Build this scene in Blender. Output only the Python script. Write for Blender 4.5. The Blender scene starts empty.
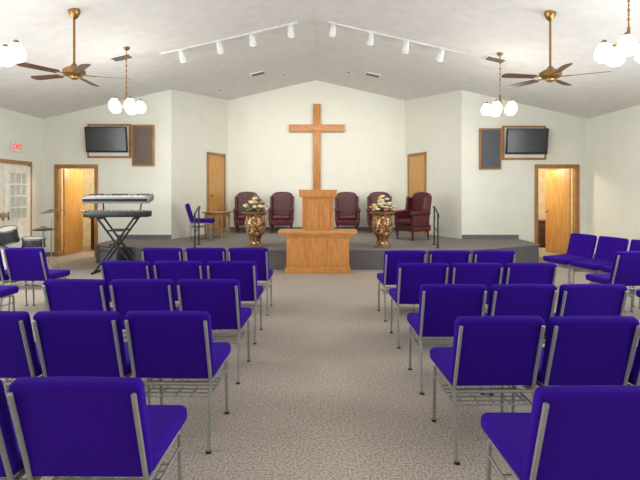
import bpy, bmesh, math, random
from mathutils import Matrix, Vector, Euler
random.seed(7)
S = bpy.context.scene
try:
    S.view_settings.view_transform = 'Standard'
except Exception: pass

# ---------------- materials ----------------
def lin(c):
    out=[]
    for v in c:
        v/=255.0
        out.append(v/12.92 if v<=0.04045 else ((v+0.055)/1.055)**2.4)
    return (out[0],out[1],out[2],1)
def base(name):
    m=bpy.data.materials.new(name); m.use_nodes=True
    nt=m.node_tree; b=nt.nodes['Principled BSDF']
    return m,nt,b
def mk(name,col,rough=0.6,metal=0.0,col2=None,scale=8,bump=0.0,bscale=60,detail=3,stretch=None,emit=0,sheen=0,spec=None):
    m,nt,b=base(name)
    b.inputs['Roughness'].default_value=rough
    b.inputs['Metallic'].default_value=metal
    b.inputs['Base Color'].default_value=lin(col)
    if spec is not None: b.inputs['Specular IOR Level'].default_value=spec
    tc=nt.nodes.new('ShaderNodeTexCoord')
    src=tc.outputs['Object']
    if stretch:
        mp=nt.nodes.new('ShaderNodeMapping'); mp.inputs['Scale'].default_value=stretch
        nt.links.new(src,mp.inputs['Vector']); src=mp.outputs['Vector']
    c2=col2 if col2 else tuple(max(0,c*0.93) for c in col)
    n=nt.nodes.new('ShaderNodeTexNoise'); n.inputs['Scale'].default_value=scale; n.inputs['Detail'].default_value=detail
    nt.links.new(src,n.inputs['Vector'])
    r=nt.nodes.new('ShaderNodeValToRGB')
    r.color_ramp.elements[0].position=0.35; r.color_ramp.elements[1].position=0.65
    r.color_ramp.elements[0].color=lin(c2); r.color_ramp.elements[1].color=lin(col)
    nt.links.new(n.outputs['Fac'],r.inputs['Fac']); nt.links.new(r.outputs['Color'],b.inputs['Base Color'])
    if bump:
        n2=nt.nodes.new('ShaderNodeTexNoise'); n2.inputs['Scale'].default_value=bscale; n2.inputs['Detail'].default_value=4
        nt.links.new(tc.outputs['Object'],n2.inputs['Vector'])
        bp=nt.nodes.new('ShaderNodeBump'); bp.inputs['Strength'].default_value=bump; bp.inputs['Distance'].default_value=0.01
        nt.links.new(n2.outputs['Fac'],bp.inputs['Height']); nt.links.new(bp.outputs['Normal'],b.inputs['Normal'])
    if emit:
        b.inputs['Emission Color'].default_value=lin(col); b.inputs['Emission Strength'].default_value=emit
    if sheen:
        b.inputs['Sheen Weight'].default_value=sheen; b.inputs['Sheen Roughness'].default_value=0.4
        b.inputs['Sheen Tint'].default_value=lin((120,90,230))
    return m
def carpet():
    m,nt,b=base('carpet_speckled')
    b.inputs['Roughness'].default_value=0.95; b.inputs['Specular IOR Level'].default_value=0.15
    tc=nt.nodes.new('ShaderNodeTexCoord')
    n=nt.nodes.new('ShaderNodeTexNoise'); n.inputs['Scale'].default_value=78; n.inputs['Detail'].default_value=2
    nt.links.new(tc.outputs['Object'],n.inputs['Vector'])
    r=nt.nodes.new('ShaderNodeValToRGB'); e=r.color_ramp.elements
    e[0].position=0.36; e[0].color=lin((140,127,115)); e[1].position=0.62; e[1].color=lin((190,181,169))
    x=r.color_ramp.elements.new(0.48); x.color=lin((168,157,146))
    nt.links.new(n.outputs['Fac'],r.inputs['Fac'])
    n2=nt.nodes.new('ShaderNodeTexNoise'); n2.inputs['Scale'].default_value=1.3; n2.inputs['Detail'].default_value=2
    nt.links.new(tc.outputs['Object'],n2.inputs['Vector'])
    mr=nt.nodes.new('ShaderNodeMapRange'); mr.inputs[1].default_value=0.3; mr.inputs[2].default_value=0.7; mr.inputs[3].default_value=0.95; mr.inputs[4].default_value=1.04
    nt.links.new(n2.outputs['Fac'],mr.inputs[0])
    mx=nt.nodes.new('ShaderNodeVectorMath'); mx.operation='SCALE'
    nt.links.new(r.outputs['Color'],mx.inputs[0]); nt.links.new(mr.outputs[0],mx.inputs['Scale'])
    nt.links.new(mx.outputs[0],b.inputs['Base Color'])
    bp=nt.nodes.new('ShaderNodeBump'); bp.inputs['Strength'].default_value=0.3; bp.inputs['Distance'].default_value=0.006
    nt.links.new(n.outputs['Fac'],bp.inputs['Height']); nt.links.new(bp.outputs['Normal'],b.inputs['Normal'])
    return m
def mosaic():
    m,nt,b=base('urn_mosaic'); b.inputs['Roughness'].default_value=0.35; b.inputs['Metallic'].default_value=0.1
    tc=nt.nodes.new('ShaderNodeTexCoord')
    v=nt.nodes.new('ShaderNodeTexVoronoi'); v.inputs['Scale'].default_value=28
    nt.links.new(tc.outputs['Object'],v.inputs['Vector'])
    sp=nt.nodes.new('ShaderNodeSeparateColor'); nt.links.new(v.outputs['Color'],sp.inputs[0])
    r=nt.nodes.new('ShaderNodeValToRGB'); r.color_ramp.interpolation='CONSTANT'; e=r.color_ramp.elements
    e[0].color=lin((104,64,34)); e[1].position=0.4; e[1].color=lin((160,118,68))
    a=e.new(0.68); a.color=lin((204,182,142)); a=e.new(0.82); a.color=lin((86,54,36))
    nt.links.new(sp.outputs[0],r.inputs['Fac']); nt.links.new(r.outputs['Color'],b.inputs['Base Color'])
    return m

M={}
M['wall']=mk('wall_paint',(230,231,220),0.85,col2=(227,228,217),scale=3,bump=0.12,bscale=120)
M['ceil']=mk('ceiling_texture',(229,229,227),0.9,col2=(222,222,220),scale=5,bump=0.5,bscale=55)
M['hall']=mk('hall_paint',(236,222,192),0.85)
M['carpet']=carpet()
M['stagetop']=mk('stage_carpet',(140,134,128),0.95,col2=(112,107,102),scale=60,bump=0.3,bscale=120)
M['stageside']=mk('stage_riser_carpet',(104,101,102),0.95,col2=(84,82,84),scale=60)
M['base']=mk('vinyl_base',(104,106,108),0.6)
M['oak']=mk('oak',(200,140,76),0.4,col2=(178,116,58),scale=6,stretch=(6,6,0.7))
M['oakh']=mk('oak_horizontal',(205,145,84),0.4,col2=(182,120,62),scale=6,stretch=(0.7,6,6))
M['oakd']=mk('door_oak',(206,158,92),0.4,col2=(190,138,74),scale=5,stretch=(6,6,0.6))
M['oaktrim']=mk('trim_oak',(172,124,72),0.45,col2=(150,104,56),scale=5)
M['dwood']=mk('dark_wood',(92,52,28),0.4,col2=(70,38,20),scale=10)
M['purple']=mk('purple_fabric',(49,8,136),0.9,col2=(40,4,120),scale=160,bump=0.25,bscale=400,sheen=0.06,spec=0.12)
M['steel']=mk('grey_frame',(152,152,150),0.4,0.4)
M['burg']=mk('burgundy_leather',(84,22,32),0.35,col2=(66,14,24),scale=12)
M['burgd']=mk('button_leather',(40,8,14),0.4)
M['brass']=mk('antique_brass',(160,124,72),0.3,0.85)
M['black']=mk('black_plastic',(22,22,24),0.4)
M['screen']=mk('screen_glass',(44,48,54),0.25)
M['white']=mk('white_enamel',(238,238,236),0.4)
M['cream']=mk('cream_door_paint',(244,240,230),0.5)
M['silver']=mk('silver_plastic',(150,150,152),0.35,0.2)
M['slate']=mk('acoustic_cloth',(98,102,112),0.9,col2=(88,92,100),scale=40)
M['cloth']=mk('brown_grille_cloth',(118,104,98),0.9,col2=(106,92,86),scale=40)
M['globe']=mk('frosted_glass_lit',(255,250,240),0.3,emit=9)
M['lens']=mk('lamp_face',(255,246,228),0.3,emit=6)
M['blade']=mk('fan_blade_wood',(96,66,44),0.5,col2=(78,50,32),scale=8)
M['mosaic']=mosaic()
M['red']=mk('exit_red',(225,40,30),0.5,emit=1.0)
M['leaf']=mk('leaf_green',(86,112,62),0.6,col2=(58,90,46),scale=30)
M['fw']=mk('petal_cream',(244,236,210),0.6)
M['fy']=mk('petal_gold',(228,190,90),0.6)
M['fp']=mk('petal_plum',(140,80,130),0.6)
M['cym']=mk('cymbal_bronze',(150,136,104),0.3,0.8)
M['drum']=mk('drum_shell',(60,62,68),0.25)
M['chrome']=mk('chrome',(200,200,205),0.15,0.95)
M['vent']=mk('vent_metal',(120,118,112),0.5)
M['pane']=mk('door_glass',(196,204,202),0.15)

# ---------------- mesh builder ----------------
class B:
    def __init__(s): s.v=[]; s.f=[]; s.mi=[]; s.mats=[]
    def _m(s,m):
        m=M[m]
        if m not in s.mats: s.mats.append(m)
        return s.mats.index(m)
    def add(s,bm,mat,mx=None):
        o=len(s.v); k=s._m(mat); bm.verts.index_update()
        for v in bm.verts: s.v.append(tuple((mx@v.co) if mx else v.co))
        for f in bm.faces:
            s.f.append([o+v.index for v in f.verts]); s.mi.append(k)
        bm.free()
    def box(s,loc,size,mat,rot=(0,0,0),bev=0,seg=2):
        bm=bmesh.new(); bmesh.ops.create_cube(bm,size=1)
        for v in bm.verts: v.co=Vector((v.co.x*size[0],v.co.y*size[1],v.co.z*size[2]))
        if bev: bmesh.ops.bevel(bm,geom=list(bm.edges),offset=bev,segments=seg,affect='EDGES',profile=0.5)
        s.add(bm,mat,Matrix.Translation(loc)@Euler(rot).to_matrix().to_4x4())
    def cyl(s,a,b,r,mat,r2=None,n=12):
        a=Vector(a); b=Vector(b); d=b-a
        bm=bmesh.new(); bmesh.ops.create_cone(bm,cap_ends=True,segments=n,radius1=r,radius2=r if r2 is None else r2,depth=d.length)
        q=Vector((0,0,1)).rotation_difference(d.normalized())
        s.add(bm,mat,Matrix.Translation((a+b)/2)@q.to_matrix().to_4x4())
    def sph(s,loc,r,mat,sc=(1,1,1),n=12,rot=None):
        bm=bmesh.new(); bmesh.ops.create_uvsphere(bm,u_segments=n,v_segments=max(5,n//2+2),radius=r)
        mx=Matrix.Translation(loc)
        if rot: mx=mx@Euler(rot).to_matrix().to_4x4()
        s.add(bm,mat,mx@Matrix.Diagonal((*sc,1)))
    def tube(s,pts,r,mat,n=8):
        for i in range(len(pts)-1): s.cyl(pts[i],pts[i+1],r,mat,n=n)
        for p in pts[1:-1]: s.sph(p,r*1.0,mat,n=8)
    def lathe(s,prof,loc,mat,n=28,rot=None):
        bm=bmesh.new(); rings=[]
        for r,z in prof:
            rings.append([bm.verts.new((r*math.cos(2*math.pi*i/n),r*math.sin(2*math.pi*i/n),z)) for i in range(n)])
        for a,b in zip(rings,rings[1:]):
            for i in range(n): bm.faces.new((a[i],a[(i+1)%n],b[(i+1)%n],b[i]))
        mx=Matrix.Translation(loc)
        if rot: mx=mx@Euler(rot).to_matrix().to_4x4()
        s.add(bm,mat,mx)
    def prism(s,pts,z0,z1,mat,bev=0):
        bm=bmesh.new()
        a=[bm.verts.new((x,y,z0)) for x,y in pts]; b=[bm.verts.new((x,y,z1)) for x,y in pts]
        bm.faces.new(a[::-1]); bm.faces.new(b); n=len(pts)
        for i in range(n): bm.faces.new((a[i],a[(i+1)%n],b[(i+1)%n],b[i]))
        bmesh.ops.recalc_face_normals(bm,faces=bm.faces)
        if bev: bmesh.ops.bevel(bm,geom=list(bm.edges),offset=bev,segments=2,affect='EDGES',profile=0.5)
        s.add(bm,mat)
    def hexa(s,c,mat):
        bm=bmesh.new(); v=[bm.verts.new(p) for p in c]
        for q in ((3,2,1,0),(4,5,6,7),(0,1,5,4),(1,2,6,5),(2,3,7,6),(3,0,4,7)): bm.faces.new([v[i] for i in q])
        bmesh.ops.recalc_face_normals(bm,faces=bm.faces)
        s.add(bm,mat)
    def rpad(s,w,h,t,cr,br,mat,mx,arch=0.0):
        bm=bmesh.new(); P=[]
        for cx,cz,a0 in ((w/2-cr,h/2-cr,0),(-w/2+cr,h/2-cr,90),(-w/2+cr,-h/2+cr,180),(w/2-cr,-h/2+cr,270)):
            for k in range(6):
                a=math.radians(a0+k*18); P.append([cx+cr*math.cos(a),cz+cr*math.sin(a)])
            if a0==0 and arch:
                for q in range(1,8):
                    P.append([(w/2-cr)*(1-q/4.0),h/2])
        if arch:
            for p in P:
                if p[1]>0: p[1]+=arch*(1-(2*p[0]/w)**2)
        f=[bm.verts.new((x,-t/2,z)) for x,z in P]; g=[bm.verts.new((x,t/2,z)) for x,z in P]; n=len(P)
        F1=bm.faces.new(f); F2=bm.faces.new(g[::-1])
        for i in range(n): bm.faces.new((f[(i+1)%n],f[i],g[i],g[(i+1)%n]))
        ed=list(set(list(F1.edges)+list(F2.edges)))
        bmesh.ops.recalc_face_normals(bm,faces=bm.faces)
        bmesh.ops.bevel(bm,geom=ed,offset=br,segments=4,affect='EDGES',profile=0.5)
        s.add(bm,mat,mx)
    def mesh(s,name):
        me=bpy.data.meshes.new(name); me.from_pydata(s.v,[],s.f)
        for m in s.mats: me.materials.append(m)
        me.polygons.foreach_set('material_index',s.mi)
        me.polygons.foreach_set('use_smooth',[True]*len(s.f))
        me.update()
        try: me.set_sharp_from_angle(angle=math.radians(38))
        except Exception: pass
        return me
    def obj(s,name,loc=(0,0,0),rz=0,wn=False):
        return place(s.mesh(name),name,loc,rz,wn)
def place(me,name,loc=(0,0,0),rz=0,wn=False):
    o=bpy.data.objects.new(name,me); S.collection.objects.link(o)
    o.location=loc; o.rotation_euler=(0,0,rz)
    if wn:
        w=o.modifiers.new('wn','WEIGHTED_NORMAL'); w.keep_sharp=True
    return o
def T(x,y,z): return Matrix.Translation((x,y,z))
def RX(a): return Matrix.Rotation(math.radians(a),4,'X')
def RZ(a): return Matrix.Rotation(math.radians(a),4,'Z')

# ---------------- geometry constants ----------------
RX0=-0.11; XL=-6.33; XR=6.11; YM=11.0; YB=13.35; Y0=-3.2
AL=-3.40; AR=3.24; BL=-2.55; BR=2.36
STG=0.40
def zc(x): return 4.58-0.23*abs(x-RX0)

b=B(); b.box((-0.1,5.6,-0.05),(13.4,18.0,0.1),'carpet'); b.obj('floor')
b=B()
for x0,x1 in ((XL-0.3,RX0),(RX0,XR+0.3)):
    b.hexa([(x0,Y0-.1,zc(x0)),(x1,Y0-.1,zc(x1)),(x1,YB+.3,zc(x1)),(x0,YB+.3,zc(x0)),
            (x0,Y0-.1,zc(x0)+.1),(x1,Y0-.1,zc(x1)+.1),(x1,YB+.3,zc(x1)+.1),(x0,YB+.3,zc(x0)+.1)],'ceil')
b.obj('ceiling')
def wxz(b,xs,y0,y1,zb,mat='wall'):
    xs=sorted(xs)
    for a,c in zip(xs,xs[1:]):
        b.hexa([(a,y0,zb),(c,y0,zb),(c,y1,zb),(a,y1,zb),(a,y0,zc(a)),(c,y0,zc(c)),(c,y1,zc(c)),(a,y1,zc(a))],mat)
DL0,DL1=-6.00,-5.14; DR0,DR1=4.97,5.86; DH=2.04
b=B(); wxz(b,[XL,DL0],YM,YM+.12,0); wxz(b,[DL1,AL],YM,YM+.12,0); wxz(b,[DL0,DL1],YM,YM+.12,DH); b.obj('wall_front_left')
b=B(); wxz(b,[AR,DR0],YM,YM+.12,0); wxz(b,[DR1,XR],YM,YM+.12,0); wxz(b,[DR0,DR1],YM,YM+.12,DH); b.obj('wall_front_right')
b=B(); wxz(b,[BL-.1,RX0,BR+.1],YB,YB+.12,0); b.obj('wall_back')
def slant(name,p0,p1,out):
    b=B(); (x0,y0),(x1,y1)=p0,p1
    d=Vector((x1-x0,y1-y0)).normalized(); n=Vector((-d.y,d.x))*out*0.12
    b.hexa([(x0,y0,0),(x1,y1,0),(x1+n.x,y1+n.y,0),(x0+n.x,y0+n.y,0),
            (x0,y0,zc(x0)),(x1,y1,zc(x1)),(x1+n.x,y1+n.y,zc(x1+n.x)),(x0+n.x,y0+n.y,zc(x0+n.x))],'wall')
    b.obj(name)
slant('wall_alcove_left',(AL,YM),(BL,YB),1)
slant('wall_alcove_right',(AR,YM),(BR,YB),-1)
WIN=[(-1.6,0.0),(1.6,3.2),(4.8,6.4)]
def side(name,x,sgn):
    b=B(); xo=x+sgn*.12; zt=zc(x)
    def pc(y0,y1,z0,z1):
        b.box(((x+xo)/2,(y0+y1)/2,(z0+z1)/2),(.12,y1-y0,z1-z0),'wall')
    y=Y0
    for a,c in WIN:
        pc(y,a,0,zt); pc(a,c,0,.9); pc(a,c,2.3,zt); y=c
    pc(y,YM,0,zt)
    b.obj(name)
    for i,(a,c) in enumerate(WIN):
        w=B(); xm=(x+xo)/2
        for yy in (a+.03,(a+c)/2,c-.03): w.box((xm,yy,1.6),(.07,.05,1.39),'white')
        for zz in (.93,1.6,2.27): w.box((xm,(a+c)/2,zz),(.06,c-a-.02,.05),'white')
        w.obj('window_%d'%(i+1 if sgn<0 else i+4))
side('wall_left',XL,-1); side('wall_right',XR,1)
b=B(); wxz(b,[XL-.12,RX0,XR+.12],Y0-.12,Y0,0); b.obj('wall_rear')

b=B(); b.box(((XL+DL0-.08)/2,YM-.008,.05),(DL0-.08-XL,.014,.1),'base'); b.box(((DL1+.08-4.68)/2,YM-.008,.05),(-4.68-DL1-.08,.014,.1),'base')
b.box(((-4.64+AL)/2,YM-.008,STG+.05),(AL+4.64,.014,.1),'base'); b.obj('baseboard_front_left')
b=B(); b.box(((4.58+DR0-.08)/2,YM-.008,.05),(DR0-.08-4.58,.014,.1),'base'); b.box(((XR+DR1+.08)/2,YM-.008,.05),(XR-DR1-.08,.014,.1),'base')
b.box(((4.54+AR)/2,YM-.008,STG+.05),(4.54-AR,.014,.1),'base'); b.obj('baseboard_front_right')
b=B(); b.box(((BL+BR)/2,YB-.008,STG+.05),(BR-BL-.04,.014,.1),'base'); b.obj('baseboard_back')
b=B(); b.box((XR-.008,4,.05),(.014,13.9,.1),'base'); b.obj('baseboard_right')
b=B(); b.box((XL+.008,2.7,.05),(.014,11.7,.1),'base'); b.obj('baseboard_left')

# stage
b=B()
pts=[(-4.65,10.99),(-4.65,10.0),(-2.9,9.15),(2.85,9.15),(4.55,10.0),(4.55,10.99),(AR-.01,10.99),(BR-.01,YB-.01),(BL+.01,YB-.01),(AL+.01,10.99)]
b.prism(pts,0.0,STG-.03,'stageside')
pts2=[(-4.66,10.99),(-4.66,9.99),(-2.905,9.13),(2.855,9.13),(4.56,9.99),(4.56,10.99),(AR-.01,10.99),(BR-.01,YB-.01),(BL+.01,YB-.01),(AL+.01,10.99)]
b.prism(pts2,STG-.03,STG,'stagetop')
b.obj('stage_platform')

# doors
def casing(name,x0,x1):
    b=B(); w=.075; yy,t=YM-.012,.022
    b.box((x0-w/2+.01,yy,DH/2+.03),(w,t,DH+.06),'oaktrim',bev=.004)
    b.box((x1+w/2-.01,yy,DH/2+.03),(w,t,DH+.06),'oaktrim',bev=.004)
    b.box(((x0+x1)/2,yy-.001,DH+.03),(x1-x0+2*w-.02,t,w),'oaktrim',bev=.004)
    b.box((x0+.011,YM+.06,DH/2),(.02,.13,DH),'oaktrim'); b.box((x1-.011,YM+.06,DH/2),(.02,.13,DH),'oaktrim')
    b.box(((x0+x1)/2,YM+.06,DH-.011),(x1-x0-.044,.13,.02),'oaktrim')
    b.obj(name)
casing('trim_1',DL0,DL1); casing('trim_2',DR0,DR1)
def leaf(name,hx,hy,ang,w=.80,flip=1):
    b=B(); b.box((flip*w/2,0,1.01),(w,.04,2.0),'oakd',bev=.004)
    for sgn in (-1,1):
        b.cyl((flip*(w-.07),sgn*.02,1.0),(flip*(w-.07),sgn*.06,1.0),.012,'chrome')
        b.sph((flip*(w-.07),sgn*.075,1.0),.03,'chrome')
        b.cyl((flip*(w-.07),sgn*.018,1.0),(flip*(w-.07),sgn*.026,1.0),.035,'chrome')
    for z in (.25,1.0,1.8): b.cyl((0,-.024,z-.05),(0,-.024,z+.05),.008,'chrome')
    b.obj(name,(hx,hy,0.0),math.radians(ang))
leaf('door_1',DL0+.05,YM+.17,88,flip=1)
leaf('door_2',DR1-.05,YM+.17,-76,flip=-1)
def alcdoor(name,p0,p1,t0,t1,out):
    P0=Vector(p0);P1=Vector(p1); d=(P1-P0); a=P0+d*t0; c=P0+d*t1; L=(c-a).length
    ang=math.atan2(d.y,d.x)
    b=B(); sg=-out
    b.box((L/2,sg*.02,1.015),(L-.02,.03,2.02),'oakd',bev=.003)
    for x in (-.035,L+.035): b.box((x,sg*.02,1.035),(.07,.03,2.06),'oaktrim',bev=.004)
    b.box((L/2,sg*.02,2.07),(L+.14,.031,.07),'oaktrim',bev=.004)
    b.sph((.08,sg*.08,.98),.03,'brass'); b.cyl((.08,sg*.03,.98),(.08,sg*.08,.98),.012,'brass')
    b.obj(name,(a.x,a.y,STG+.002),ang)
alcdoor('door_3',(AL,YM),(BL,YB),.60,.90,1)
alcdoor('door_4',(AR,YM),(BR,YB),.60,.90,-1)
b=B(); xw=XL+.04
for y0,y1 in ((8.66,9.53),(9.55,10.42)):
    b.box((xw,(y0+y1)/2,1.02),(.04,y1-y0,2.02),'cream',bev=.004)
    yc=(y0+y1)/2
    b.box((xw+.022,yc,.48),(.014,.6,.62),'cream',bev=.006); b.box((xw+.03,yc,.48),(.012,.5,.52),'cream',bev=.005)
    b.box((xw+.021,yc,1.4),(.006,.56,.95),'pane')
    for yy in (-.28,-.093,.093,.28): b.box((xw+.028,yc+yy,1.4),(.018,.03,.98),'cream',bev=.004)
    for zz in (-.48,-.24,0,.24,.48): b.box((xw+.028,yc,1.4+zz),(.017,.59,.03),'cream',bev=.004)
for yy in (8.62,10.46): b.box((xw-.012,yy,1.07),(.05,.07,2.13),'oaktrim',bev=.004)
b.box((xw-.012,9.54,2.1),(.051,1.9,.07),'oaktrim',bev=.004)
for yy in (9.46,9.62): b.box((xw+.06,yy,1.0),(.03,.02,.16),'brass',bev=.004); b.cyl((xw,yy,1.0),(xw+.06,yy,1.0),.01,'brass')
b.obj('door_5')
b=B(); b.box((0,0,0),(.05,.32,.2),'white',bev=.008)
sg=b.obj('exit_sign',(XL+.03,9.97,2.41))
cu=bpy.data.curves.new('lettering','FONT'); cu.body='EXIT'; cu.size=.15; cu.extrude=.003; cu.align_x='CENTER'; cu.align_y='CENTER'
t=bpy.data.objects.new('lettering',cu); S.collection.objects.link(t); t.parent=sg; t.location=(.03,0,0); t.rotation_euler=(math.pi/2,0,math.pi/2)
cu.materials.append(M['red'])

def hall(tag,x0,x1,y1=13.2):
    y0=YM+.12; b=B()
    b.box((x0-.05,(y0+y1)/2,1.3),(.1,y1-y0,2.6),'hall'); b.box((x1+.05,(y0+y1)/2,1.3),(.1,y1-y0,2.6),'hall')
    b.box(((x0+x1)/2,y1+.05,1.3),(x1-x0+.2,.1,2.6),'hall'); b.obj('wall_hall_'+tag)
    b=B(); b.box(((x0+x1)/2,(y0+y1)/2,2.65),(x1-x0+.2,y1-y0,.1),'hall'); b.obj('ceiling_hall_'+tag)
hall('left',-6.6,-3.7); hall('right',3.6,6.5)
b=B(); b.box((0,0,.42),(.7,.4,.76),'dwood',bev=.01); b.box((0,0,.82),(.76,.45,.04),'dwood',bev=.008)
for z in (.22,.46,.68): b.box((0,-.205,z),(.62,.02,.2),'dwood',bev=.006); b.sph((-.15,-.225,z),.015,'brass'); b.sph((.15,-.225,z),.015,'brass')
for x in (-.3,.3):
    for y in (-.16,.16): b.cyl((x,y,0),(x,y,.05),.025,'dwood')
b.obj('dresser',(-5.42,12.3,0))
b=B(); b.box((0,0,.36),(.5,.4,.64),'dwood',bev=.01); b.box((0,0,.7),(.56,.46,.04),'dwood',bev=.008); b.box((0,-.205,.5),(.42,.02,.2),'dwood',bev=.006)
for x in (-.2,.2):
    for y in (-.16,.16): b.cyl((x,y,0),(x,y,.05),.02,'dwood')
b.obj('filing_cabinet',(5.95,12.9,0))

# ---------------- church chairs ----------------
def chair_mesh():
    b=B(); w=.222
    for s in (-1,1):
        x=s*w
        b.tube([(x,-.02,0.0),(x,.03,.39),(x,.008,.46),(x,-.045,.62),(x,-.096,.775)],.0105,'steel')
        b.tube([(x,.47,0.0),(x,.45,.36),(x,.42,.385),(x,.03,.385)],.0105,'steel')
        b.cyl((x,.0,.30),(x,.45,.30),.006,'steel')
        b.cyl((x,-.02,0),(x,-.02,.012),.016,'black'); b.cyl((x,.47,0),(x,.47,.012),.016,'black')
    b.cyl((-w,.03,.375),(w,.03,.375),.010,'steel'); b.cyl((-w,.44,.37),(w,.44,.37),.010,'steel')
    for i in range(6): b.cyl((-w,.03+.055*i,.30),(w,.03+.055*i,.30),.004,'steel',n=6)
    for i in range(5): b.cyl((-w+.09*(i+.6),.03,.298),(-w+.09*(i+.6),.31,.298),.004,'steel',n=6)
    b.rpad(.485,.50,.08,.04,.028,'purple',T(0,.285,.435)@RX(-92))
    b.rpad(.482,.42,.055,.028,.018,'purple',T(0,-.008,.612)@RX(16),arch=.004)
    return b.mesh('church_chair')
CM=chair_mesh()
def chair(x,y,rz=0,z=0): return place(CM,'church_chair',(x,y,z),math.radians(rz),wn=True)
LR=[1.74,2.71,3.70,4.67,5.75]
for i,yy in enumerate(LR):
    for j in range(3): chair((-.885 if i==0 else -.86)-.515*j,yy+.07,random.uniform(-1.5,1.5))
RR=[1.66,2.60,3.50,4.54,5.50]
for i,yy in enumerate(RR):
    for j in range(3): chair((.99 if i==0 else .975)+.51*j,yy+.07,random.uniform(-1.5,1.5)+1)
for yy in LR[2:]:
    for xx in (-3.54,-4.07): chair(xx,yy+.07,-2)
for yy in RR[2:]:
    for xx in (3.57,4.1): chair(xx,yy+.0,2)
for k in range(4):
    chair(4.12+.16*k,7.60-.51*k,107)
chair(-2.9,10.75,-80,STG+.002)

# ---------------- wingback armchairs ----------------
def wing_mesh():
    b=B()
    b.box((0,0,.27),(.62,.56,.14),'burg',bev=.03,seg=3)
    b.box((0,-.05,.40),(.46,.50,.13),'burg',bev=.045,seg=4)
    b.rpad(.58,.66,.13,.10,.05,'burg',T(0,.24,.70)@RX(-9),arch=.05)
    for s in (-1,1):
        b.box((s*.28,-.03,.44),(.09,.50,.28),'burg',bev=.03,seg=3)
        b.cyl((s*.29,-.30,.59),(s*.29,.22,.62),.055,'burg',n=16); b.sph((s*.29,-.30,.59),.055,'burg',sc=(1,.5,1))
        b.box((s*.29,.15,.78),(.055,.20,.36),'burg',rot=(math.radians(-9),0,s*math.radians(-10)),bev=.025,seg=3)
        b.cyl((s*.25,-.23,.0),(s*.26,-.24,.21),.018,'dwood',r2=.035)
        b.cyl((s*.25,.24,.0),(s*.25,.22,.21),.018,'dwood',r2=.03)
    for r in range(4):
        z=.55+.12*r
        for c in range(3 if r%2 else 4):
            x=(c-(1 if r%2 else 1.5))*.125
            y=.24-.07+(z-.70)*math.tan(math.radians(9))
            b.sph((x,y+.003,z),.014,'burgd',n=8)
    for x in (-.15,0,.15):
        for y in (-.2,-.05,.08): b.sph((x,y,.465),.012,'burgd',n=8)
    return b.mesh('wingback_armchair')
WM=wing_mesh()
for x,y,a in ((-1.94,12.75,6),(-1.02,12.8,0),(.72,12.8,0),(1.58,12.75,-6),(2.10,10.9,-58)):
    place(WM,'wingback_armchair',(x,y,STG+.004),math.radians(a),wn=True)
b=B(); b.box((0,0,.60),(.55,.45,.03),'oaktrim',bev=.006); b.box((0,0,.54),(.47,.37,.09),'oaktrim',bev=.004)
for x in (-.22,.22):
    for y in (-.17,.17): b.cyl((x,y,0),(x,y,.52),.016,'oaktrim',r2=.024)
b.box((0,0,.2),(.44,.34,.02),'oaktrim')
b.obj('side_table',(-2.42,11.35,STG),math.radians(-20))

b=B(); cy=YB-.06
b.box((0,0,.02),(.20,.09,2.54),'oak',bev=.006); b.box((0,-.004,.62),(1.53,.10,.20),'oakh',bev=.006)
b.obj('cross',(-.085,cy,2.61))
b=B()
b.box((0,0,.03),(.66,.50,.06),'oak',bev=.008)
b.box((0,0,.52),(.62,.44,.94),'oak',bev=.006)
b.box((0,-.225,.55),(.46,.015,.72),'oak',bev=.006); b.box((0,-.232,.55),(.36,.012,.62),'oak',bev=.005)
for s in (-1,1): b.box((s*.285,-.225,.52),(.04,.02,.92),'oak',bev=.004)
b.hexa([(-.36,-.27,.98),(.36,-.27,.98),(.36,.27,.98),(-.36,.27,.98),(-.37,-.27,1.11),(.37,-.27,1.11),(.37,.27,1.03),(-.37,.27,1.03)],'oakh')
b.box((0,-.272,1.04),(.72,.015,.10),'oak',bev=.004)
b.box((0,-.25,1.115),(.76,.06,.02),'oakh',bev=.005)
b.obj('pulpit',(-.04,9.62,STG),wn=True)
b=B()
b.box((0,0,.05),(1.20,.36,.10),'oak',bev=.008)
b.box((0,0,.38),(1.14,.30,.62),'oak',bev=.005)
for s in (-1,0,1):
    b.box((s*.37,-.155,.38),(.32,.015,.46),'oak',bev=.006); b.box((s*.37,-.163,.38),(.24,.012,.38),'oak',bev=.005)
b.hexa([(-.58,-.17,.66),(.58,-.17,.66),(.58,.17,.66),(-.58,.17,.66),(-.70,-.21,.725),(.70,-.21,.725),(.70,.21,.725),(-.70,.21,.725)],'oakh')
b.box((0,0,.755),(1.44,.44,.06),'oakh',bev=.012)
b.obj('communion_table',(-.04,8.90,0),wn=True)

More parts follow.
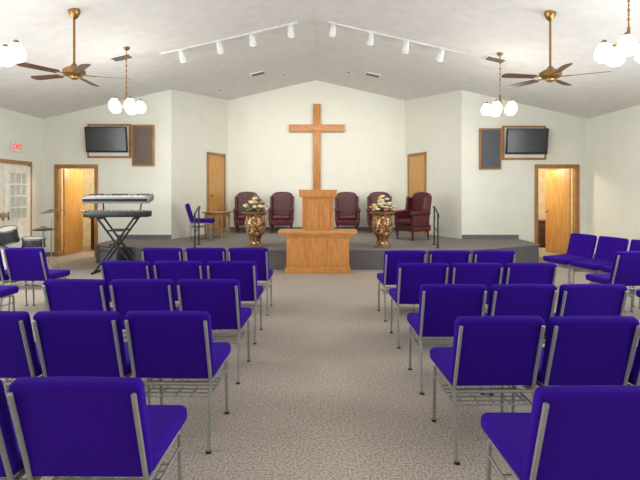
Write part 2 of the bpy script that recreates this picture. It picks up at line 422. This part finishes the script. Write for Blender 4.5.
def urn(loc,seed):
    random.seed(seed); b=B()
    b.lathe([(0,0),(.16,0),(.165,.03),(.13,.06),(.11,.10),(.105,.14),(.13,.20),(.18,.30),(.205,.40),(.21,.47),(.195,.54),(.18,.58),(.195,.62),(.235,.66),(.24,.68),(.22,.685),(.16,.60),(0,.58)],(0,0,0),'mosaic',n=36)
    b.lathe([(.166,.0),(.172,.015),(.166,.03)],(0,0,0),'brass'); b.lathe([(.236,.65),(.25,.67),(.236,.69)],(0,0,0),'brass')
    for i in range(76):
        a=random.uniform(0,2*math.pi); r=random.uniform(0,.23); z=.70+random.uniform(.0,.30)*(1-r*2.6)+.02
        x,y=r*math.cos(a),r*math.sin(a)
        k=random.choice(['fw','fw','fw','fy','fp','leaf','leaf'])
        b.cyl((x*.4,y*.4,.60),(x,y,z),.004,'leaf',n=5)
        if k=='leaf':
            b.sph((x,y,z),.055,'leaf',sc=(1,.4,.2),rot=(random.uniform(-.8,.8),random.uniform(-.8,.8),a),n=8)
        else:
            for q in range(5):
                aa=q*1.257; b.sph((x+.024*math.cos(aa),y+.024*math.sin(aa),z),.027,k,sc=(1,1,.7),n=8)
            b.sph((x,y,z+.014),.014,'fy',n=6)
    b.obj('flower_urn',loc)
urn((-1.28,9.50,STG),3); urn((1.23,9.48,STG),5)

def rail(name,x,dx):
    b=B()
    b.cyl((0,0,0),(0,0,.66),.016,'black'); b.cyl((dx,.55,0),(dx,.55,.78),.016,'black')
    b.tube([(0,-.05,.60),(0,0,.66),(dx,.55,.78),(dx,.62,.76)],.018,'black')
    b.tube([(0,0,.30),(dx,.55,.38)],.01,'black')
    b.cyl((0,0,0),(0,0,.012),.045,'black'); b.cyl((dx,.55,0),(dx,.55,.012),.045,'black')
    b.obj(name,(x,9.3,STG))
rail('handrail',-2.42,-.06); rail('handrail',2.28,.06)

def tv(x,zt):
    b=B()
    b.box((0,-.018,0),(1.0,.03,.78),'oaktrim',bev=.006); b.box((0,-.036,0),(.9,.015,.68),'wall')
    b.box((0,-.09,0),(.12,.14,.2),'black',bev=.005)
    b.box((0,-.17,.02),(.94,.05,.58),'black',rot=(math.radians(8),0,0),bev=.01)
    b.box((0,-.197,.024),(.88,.006,.51),'screen',rot=(math.radians(8),0,0))
    b.obj('wall_television',(x,YM,zt))
tv(-4.81,2.64); tv(4.66,2.60)
def panel(x,z,m):
    b=B(); w,h=.50,.94
    b.box((0,-.028,0),(w,.05,h),'oaktrim',bev=.006); b.box((0,-.055,0),(w-.08,.012,h-.08),m,bev=.003)
    b.obj('framed_speaker_panel',(x,YM-.002,z))
panel(-4.03,2.54,'cloth'); panel(3.88,2.46,'slate')
b=B(); b.box((0,-.008,0),(.08,.012,.12),'white',bev=.003); b.box((0,-.016,0),(.01,.01,.025),'white'); me=b.mesh('light_switch')
place(me,'light_switch',(-4.9,YM,1.2)); place(me,'light_switch',(4.72,YM,1.2))

def track(x0,x1,heads):
    b=B(); za,zb=zc(x0)-.02,zc(x1)-.02
    d=Vector((x1-x0,0,zb-za)); L=d.length; ang=-math.atan2(d.z,d.x)
    b.box(((x0+x1)/2,0,(za+zb)/2),(L,.035,.03),'white',rot=(0,ang,0))
    for hx in heads:
        z=zc(hx)-.035
        b.cyl((hx,0,z),(hx,0,z-.07),.012,'white'); b.box((hx,0,z-.01),(.09,.04,.025),'white',rot=(0,ang,0))
        o=Vector((hx,0,z-.11)); dr=Vector((-hx*.06,.62,-.78)).normalized()
        a=o-dr*.06; c=o+dr*.09
        b.cyl(a,c,.045,'white',r2=.068,n=18); b.sph(a,.045,'white',n=12); b.cyl(c,c+dr*.004,.06,'lens',n=18)
        l=bpy.data.lights.new('track_spot','SPOT'); l.energy=75; l.spot_size=math.radians(95); l.spot_blend=.9; l.color=(1,.95,.88); l.shadow_soft_size=.05
        lo=bpy.data.objects.new('track_spot',l); S.collection.objects.link(lo); lo.location=Vector((0,8.55,0))+c+dr*.03
        lo.rotation_euler=Vector((-hx*.06,.85,-.5)).to_track_quat('-Z','Y').to_euler()
    b.obj('track_light',(0,8.55,0))
track(-2.84,-.40,[-2.45,-1.78,-1.2,-.52]); track(.14,2.60,[.23,.90,1.53,2.15])

def fan(x,y,zh,a0):
    b=B(); zt=zc(x)-zh
    b.lathe([(0,0),(.02,0),(.05,.03),(.075,.09),(.075,.14)],(0,0,zt-.115),'brass',n=24)
    b.cyl((0,0,.1),(0,0,zt-.08),.015,'brass')
    b.lathe([(0,-.09),(.03,-.09),(.055,-.075),(.06,-.055),(.10,-.05),(.14,-.02),(.14,.03),(.10,.06),(.05,.08),(.03,.11),(.015,.12),(0,.12)],(0,0,0),'brass',n=32)
    for i in range(5):
        a=a0+i*72; m=RZ(a)
        b.box(m@Vector((.18,0,-.03)),(.14,.035,.008),'brass',rot=(0,0,math.radians(a)))
        bm=bmesh.new(); P=[(.21,-.05),(.62,-.066),(.67,-.05),(.69,0),(.67,.05),(.62,.066),(.21,.05)]
        lo=[bm.verts.new((u,v,-.003)) for u,v in P]; hi=[bm.verts.new((u,v,.003)) for u,v in P]
        bm.faces.new(lo[::-1]); bm.faces.new(hi)
        for k in range(len(P)): bm.faces.new((lo[k],lo[(k+1)%len(P)],hi[(k+1)%len(P)],hi[k]))
        b.add(bm,'blade',m@T(0,0,-.03)@Matrix.Rotation(math.radians(11),4,'X'))
    b.obj('ceiling_fan',(x,y,zh))
fan(-3.22,6.3,3.05,20); fan(3.04,6.35,3.03,45)

def chand(x,y,z,a0=0):
    b=B(); zt=zc(x)-z
    b.lathe([(0,-.0),(.03,0),(.055,.03),(.06,.05)],(0,0,zt-.045),'brass')
    n=int((zt-.25)/.045)
    for i in range(n):
        zz=.2+(zt-.25)*(i+.5)/n
        b.sph((0,0,zz),.014,'brass',sc=(1,.35,1.7) if i%2 else (.35,1,1.7),n=8)
    b.cyl((0,0,.18),(0,0,zt-.03),.003,'brass',n=6)
    b.lathe([(0,-.10),(.02,-.09),(.03,-.05),(.02,0),(.035,.05),(.02,.10),(.012,.2),(0,.2)],(0,0,0),'brass')
    for i in range(5):
        a=math.radians(a0+72*i); c,s=math.cos(a),math.sin(a)
        b.tube([(.02*c,.02*s,-.03),(.10*c,.10*s,-.03),(.17*c,.17*s,.02),(.215*c,.215*s,.05)],.008,'brass')
        b.lathe([(.02,.03),(.04,.02),(.075,-.03),(.088,-.08),(.084,-.125),(.05,-.16),(0,-.17)],(.215*c,.215*s,.03),'globe',n=18)
        b.lathe([(0,.055),(.02,.055),(.04,.022),(.035,.01)],(.215*c,.215*s,.03),'brass',n=14)
    b.obj('chandelier',(x,y,z))
    l=bpy.data.lights.new('chandelier_glow','POINT'); l.energy=42; l.color=(1,.94,.86); l.shadow_soft_size=.22
    lo=bpy.data.objects.new('chandelier_glow',l); S.collection.objects.link(lo); lo.location=(x,y,z-.30)
for x,y in ((-3.20,7.95),(3.07,8.2),(-3.28,4.80),(3.08,4.80)): chand(x,y,2.94,18)

def vent(x,y,w=.34):
    b=B(); sl=math.atan(.23)*(1 if x>RX0 else -1)
    b.box((0,0,0),(w,w*.7,.014),'vent')
    for i in range(6): b.box((0,-w*.27+i*w*.108,-.01),(w*.86,.012,.012),'vent')
    for s in (-1,1): b.box((s*w/2,0,-.004),(.025,w*.74,.02),'white'); b.box((0,s*w*.35,-.004),(w,.025,.02),'white')
    o=b.obj('air_vent',(x,y,zc(x)-.012)); o.rotation_euler=(0,sl,0)
for x,y in ((-1.46,11.3),(1.25,11.4),(-3.42,8.3),(3.1,8.5)): vent(x,y)
for x,y in ((-.9,11.9),(.70,11.7),(-2.5,12.0)):
    b=B(); sl=math.atan(.23)*(1 if x>RX0 else -1)
    b.lathe([(.055,-.01),(.085,-.012),(.09,0)],(0,0,0),'white'); b.lathe([(0,-.004),(.056,-.006)],(0,0,0),'vent')
    o=b.obj('recessed_downlight',(x,y,zc(x)-.004)); o.rotation_euler=(0,sl,0)

# ---------------- keyboard on stand ----------------
b=B()
for yy in (.14,-.14):
    b.tube([(-.38,yy,.02),(.32,yy,1.0)],.02,'black'); b.tube([(.38,yy,.02),(-.32,yy,1.0)],.02,'black')
for s in (-1,1):
    b.cyl((s*.38,-.25,.02),(s*.38,.25,.02),.02,'black'); b.cyl((s*.32,-.18,1.0),(s*.32,.18,1.0),.02,'black')
    b.tube([(s*.32,.17,1.0),(s*.36,.20,1.32)],.014,'black'); b.tube([(s*.36,.20,1.32),(s*.36,-.14,1.29)],.014,'black')
b.cyl((0,-.17,.53),(0,.17,.53),.03,'black')
b.box((0,.14,.78),(.34,.03,.03),'black'); b.box((0,-.14,.78),(.34,.03,.03),'black')
b.box((0,-.02,1.08),(1.14,.30,.11),'black',bev=.012)
b.box((0,-.10,1.137),(1.02,.13,.01),'silver')
for i in range(33):
    if i%7 not in (2,6): b.box((-.50+i*.031,-.075,1.144),(.014,.08,.012),'black')
b.box((0,.0,1.36),(1.20,.34,.12),'silver',rot=(math.radians(10),0,0),bev=.02)
b.box((0,-.09,1.41),(1.04,.11,.012),'white',rot=(math.radians(10),0,0))
for i in range(33):
    if i%7 not in (2,6): b.box((-.50+i*.031,-.068,1.421),(.014,.065,.012),'black',rot=(math.radians(10),0,0))
b.box((0,-.172,1.335),(1.14,.006,.05),'black',rot=(math.radians(10),0,0))
b.box((0,.07,1.437),(.30,.08,.008),'screen',rot=(math.radians(10),0,0))
for s in (-1,1): b.box((s*.42,.08,1.438),(.22,.09,.008),'slate',rot=(math.radians(10),0,0))
b.obj('keyboard_on_stand',(-3.72,8.88,0),math.radians(3))
# amplifier on the floor behind the stand
b=B(); b.box((0,0,.22),(.52,.24,.40),'black',bev=.012); b.box((0,-.122,.18),(.46,.01,.28),'slate',bev=.003); b.box((0,-.122,.37),(.46,.012,.06),'silver',bev=.003)
for i in range(7): b.cyl((-.18+i*.06,-.125,.37),(-.18+i*.06,-.145,.37),.012,'black')
for x in (-.2,.2):
    for y in (-.08,.08): b.cyl((x,y,0),(x,y,.025),.02,'black')
b.tube([(-.1,0,.42),(-.09,0,.455),(.09,0,.455),(.1,0,.42)],.01,'black')
b.obj('guitar_amplifier',(-4.05,9.42,0),math.radians(-26))

# ---------------- drum kit ----------------
b=B()
def drum(c,r,h,rot=None):
    b.lathe([(r*.98,-h/2),(r,-h/2+.01),(r,h/2-.01),(r*.98,h/2)],c,'drum',n=28,rot=rot)
    b.lathe([(0,-h/2),(r*.985,-h/2)],c,'white',n=28,rot=rot); b.lathe([(r*.985,h/2),(0,h/2)],c,'white',n=28,rot=rot)
    for e in (-1,1): b.lathe([(r+.002,e*h/2-.015),(r+.012,e*h/2-.012),(r+.012,e*h/2+.012),(r-.004,e*h/2+.012)],c,'chrome',n=28,rot=rot)
drum((0,0,.29),.275,.40,rot=(math.pi/2,0,.5))
for s in (-1,1): b.cyl((s*.24,-.1,.22),(s*.36,-.2,0),.008,'chrome')
drum((-.18,.05,.74),.15,.22,rot=(.3,0,0)); drum((.17,.10,.74),.15,.22,rot=(.3,0,0))
b.cyl((0,0,.55),(0,.06,.72),.014,'chrome'); b.cyl((-.06,.06,.70),(.06,.08,.70),.012,'chrome')
drum((.52,.25,.60),.18,.14,rot=(.05,.05,0)); drum((-.52,.2,.46),.2,.36)
def stand(x,y,h):
    b.cyl((x,y,.28),(x,y,h),.01,'chrome')
    for k in range(3):
        a=k*2.094+.4; b.cyl((x,y,.32),(x+.24*math.cos(a),y+.24*math.sin(a),0.008),.008,'chrome')
def cymbal(x,y,h,r,rot):
    b.lathe([(r,-.01),(r*.6,.006),(r*.25,.014),(r*.18,.034),(0,.04)],(x,y,h),'cym',n=32,rot=rot)
    b.lathe([(0,.032),(r*.17,.028),(r*.6,.001),(r,-.012)],(x,y,h),'cym',n=32,rot=rot)
stand(.52,.25,.52); stand(.62,.62,1.17); cymbal(.62,.62,1.13,.21,(.1,-.1,0))
stand(.80,.05,.86); cymbal(.80,.05,.84,.17,(0,0,0)); cymbal(.80,.05,.86,.17,(0,0,0))
stand(-.42,.62,1.1); cymbal(-.42,.62,1.06,.24,(.15,.1,0))
for k in range(3):
    a=k*2.094; b.cyl((-.52+.2*math.cos(a),.2+.2*math.sin(a),0),(-.52+.2*math.cos(a),.2+.2*math.sin(a),.4),.008,'chrome')
b.obj('drum_kit',(-5.55,8.2,0))

# ---------------- lights ----------------
def area(name,loc,sx,sy,rot,e,col):
    l=bpy.data.lights.new(name,'AREA'); l.shape='RECTANGLE'; l.size=sx; l.size_y=sy; l.energy=e; l.color=col
    o=bpy.data.objects.new(name,l); S.collection.objects.link(o); o.location=loc; o.rotation_euler=rot; return o
day=(.97,.99,1)
for a,c in WIN:
    area('window_daylight',(XL-.2,(a+c)/2,1.6),1.35,1.55,(0,-math.pi/2,0),158,day)
    area('window_daylight',(XR+.2,(a+c)/2,1.6),1.35,1.55,(0,math.pi/2,0),158,day)
for x in (-5.0,4.8):
    l=bpy.data.lights.new('hall_lamp','POINT'); l.energy=66; l.color=(1,.90,.74); l.shadow_soft_size=.15
    o=bpy.data.objects.new('hall_lamp',l); S.collection.objects.link(o); o.location=(x,12.0,2.35)
W=bpy.data.worlds.new('World'); S.world=W; W.use_nodes=True
W.node_tree.nodes['Background'].inputs[0].default_value=(.92,.96,1,1); W.node_tree.nodes['Background'].inputs[1].default_value=2.0

cam=bpy.data.cameras.new('camera'); cam.sensor_width=36; cam.lens=481/640*36
cam.shift_y=-(240-191)/640
co=bpy.data.objects.new('camera',cam); S.collection.objects.link(co); co.location=(0,0,1.5); co.rotation_euler=(math.pi/2,0,0)
S.camera=co
